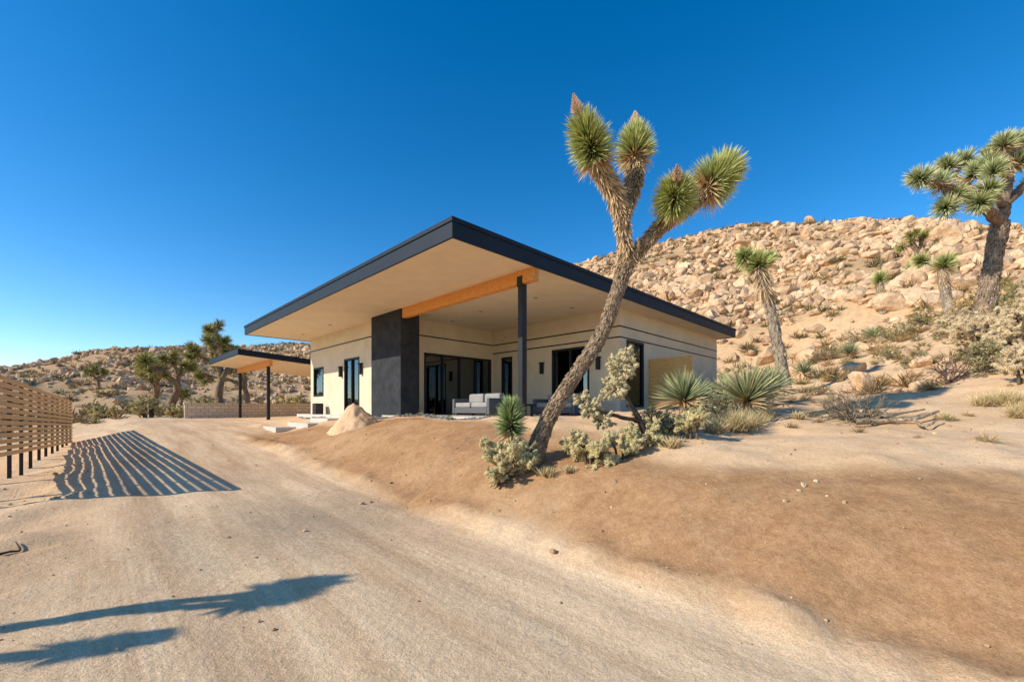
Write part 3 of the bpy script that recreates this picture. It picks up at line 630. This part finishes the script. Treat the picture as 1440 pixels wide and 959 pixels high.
for i,(x,y,Yc,R) in enumerate([(1260,478,19,1.0),(1370,455,17,1.1),(1160,505,20,.9),(1440,450,15,1.2),(1300,470,21,1.0),(1400,452,19,1.1),(1215,490,23,1.1),(1345,470,14.5,.8),(1250,520,14,.6),(1180,540,13,.5),(1150,560,11,.4),(1290,530,12,.5)]):
    fc=[(.28,.25,.10),(.42,.29,.10),(.34,.25,.12),(.24,.23,.10)][i%4]
    twiggy(x,y,Yc,R*.9,'desert_shrub',30+i,(.2,.15,.1),18,fc)
def grass(px,py,Y,R,n,name='dry_grass_tuft',cb=(.36,.26,.12),ct=(.78,.62,.32),w=.008):
    b=Buf();p=ground(at(px,py,Y));D=RNG.normal(0,1,(n,3))*[.55,.55,0]+[0,0,1];D=nrm(D)
    blades(b,p+RNG.normal(0,R*.22,(n,3))*[1,1,0],D,R*RNG.uniform(.6,1.1,n),w,cb,ct,0,.12);b.make(name,LM)
grass(1035,618,7.6,.52,900);grass(1060,612,7.9,.4,500);grass(1005,625,7.3,.35,400);grass(770,668,6.2,.2,220);grass(945,655,6.3,.22,240)
grass(1415,595,7.4,.4,600);grass(1440,612,6.6,.35,500);grass(1385,600,7.6,.3,350);grass(1070,600,8.6,.4,400);grass(800,675,6.1,.16,200);grass(1120,610,8,.2,200);grass(1325,620,7,.18,200)
b=Buf()
def many(n,t0,t1,r0,r1,s0,s1,cols,nb=26,w=.05):
    X,Y=scatter(n,t0,t1,r0,r1)
    uu,vv,rd,bk=zones(X,Y);ok=(rd<.3)&(bk<.3)&~((uu>6.3)&(uu<23)&(vv>4)&(vv<22.5))&~((uu>22)&(uu<32)&(vv>-1)&(vv<13));X,Y=X[ok],Y[ok]
    Z=Zf(X,Y)
    for i in range(len(X)):
        c=np.array(cols[RNG.integers(len(cols))])*RNG.uniform(.7,1.2);R=RNG.uniform(s0,s1)
        shrub(b,np.array([X[i],Y[i],Z[i]]),R,nb,c*.6,c*1.3,w*R*2)
SC=[(.24,.20,.08),(.38,.24,.10),(.33,.21,.09),(.20,.18,.07),(.45,.30,.12)]
many(1600,-.05,1.0,30,90,.3,1.05,SC,70,.028);many(1900,-1.1,-.05,45,128,.4,1.3,SC,36,.04)
many(340,.35,1.1,13,32,.12,.6,SC,120,.016);many(90,.45,1.1,8,15,.08,.25,SC,80,.018)
many(300,-1.1,-.2,30,60,.3,.9,SC,60,.03)
for i in range(260):
    t=RNG.uniform(-.9,.98);k=float(sm(-.35,.15,t));rr=125-40*k+RNG.uniform(-4,1);x,y=rr*math.sin(t),rr*math.cos(t);c=np.array(SC[i%5])*.8
    shrub(b,np.array([x,y,float(Zf(x,y))]),RNG.uniform(.6,1.5),44,c*.6,c*1.2,.07)
b.make('desert_scrub',LM)
b=Buf()
for pts,r in (([(1200,626,7),(1240,612,7.1),(1285,618,6.9),(1320,606,7.1)],.05),([(1240,612,7.1),(1262,598,7.4),(1300,594,7.6)],.035),([(1285,618,6.9),(1300,630,6.5),(1322,622,6.7)],.03),([(1225,618,7.0),(1215,606,7.3)],.025)):
    P=[ground(at(*q))+[0,0,.06+.05*random.random()] for q in pts];tube(b,P,np.linspace(r,r*.4,len(P)),(.50,.37,.24),1,8,6,.12)
b.make('fallen_dead_branch',LM)
b=Buf();P=[ground(at(*q))+[0,0,.02] for q in ((0,800,4.4),(14,797,4.5),(28,790,4.6),(22,783,4.75))];tube(b,P,[.014,.013,.011,.006],(.2,.14,.1),1,6,6);b.make('fallen_twig',LM)
uu=RNG.uniform(8,21,1400);vv=RNG.uniform(6.9,7.3,1400)
X=(vv-uu)*S;Y=(vv+uu)*S
rocks('gravel_strip',np.stack([X,Y,Zf(X,Y)],-1),RNG.uniform(.02,.05,1400),np.full((1400,3),.22)*[1,1.02,1.05],*variants(1,5,4))
b=Buf()
for u in np.arange(9.5,15.5,.7):
    x,y,_=W(u,7.05);shrub(b,np.array([x,y,float(Zf(x,y))]),.16,60,(.3,.28,.1),(.6,.55,.25),.012)
b.make('border_grass',LM)
# ------------------------------------------------------------ light, sky, camera
el=math.radians(31);az=math.radians(21)
d=Vector((math.cos(el)*math.cos(az),math.cos(el)*math.sin(az),-math.sin(el)))
sl=bpy.data.lights.new('sun','SUN');sl.energy=5;sl.angle=math.radians(.5);sl.color=(1,.915,.77)
so=bpy.data.objects.new('sun',sl);scene.collection.objects.link(so);so.rotation_euler=d.to_track_quat('-Z','Y').to_euler();so.location=(-30,-10,30)
w=bpy.data.worlds.new('World');scene.world=w;w.use_nodes=True;nt=w.node_tree;bg=nt.nodes['Background']
sk=nt.nodes.new('ShaderNodeTexSky');sk.sky_type='NISHITA';sk.sun_disc=False;sk.sun_elevation=el;sk.sun_rotation=math.atan2(-d.x,-d.y)%(2*math.pi)
sk.altitude=1200;sk.dust_density=.4;sk.ozone_density=1.6;sk.air_density=1.0
hs=nt.nodes.new('ShaderNodeHueSaturation');hs.inputs['Saturation'].default_value=1.45;hs.inputs['Value'].default_value=1.3
nt.links.new(sk.outputs[0],hs.inputs['Color']);nt.links.new(hs.outputs[0],bg.inputs['Color']);bg.inputs['Strength'].default_value=.15
cam=bpy.data.cameras.new('camera');co=bpy.data.objects.new('camera',cam);scene.collection.objects.link(co)
cam.sensor_width=36;cam.lens=36*F/1440;cam.shift_y=95.5/1440;cam.clip_end=3000;cam.clip_start=.05
co.location=(0,0,0);co.rotation_euler=(math.radians(90),0,0);scene.camera=co
scene.view_settings.view_transform='Standard';scene.view_settings.look='None';scene.view_settings.exposure=0
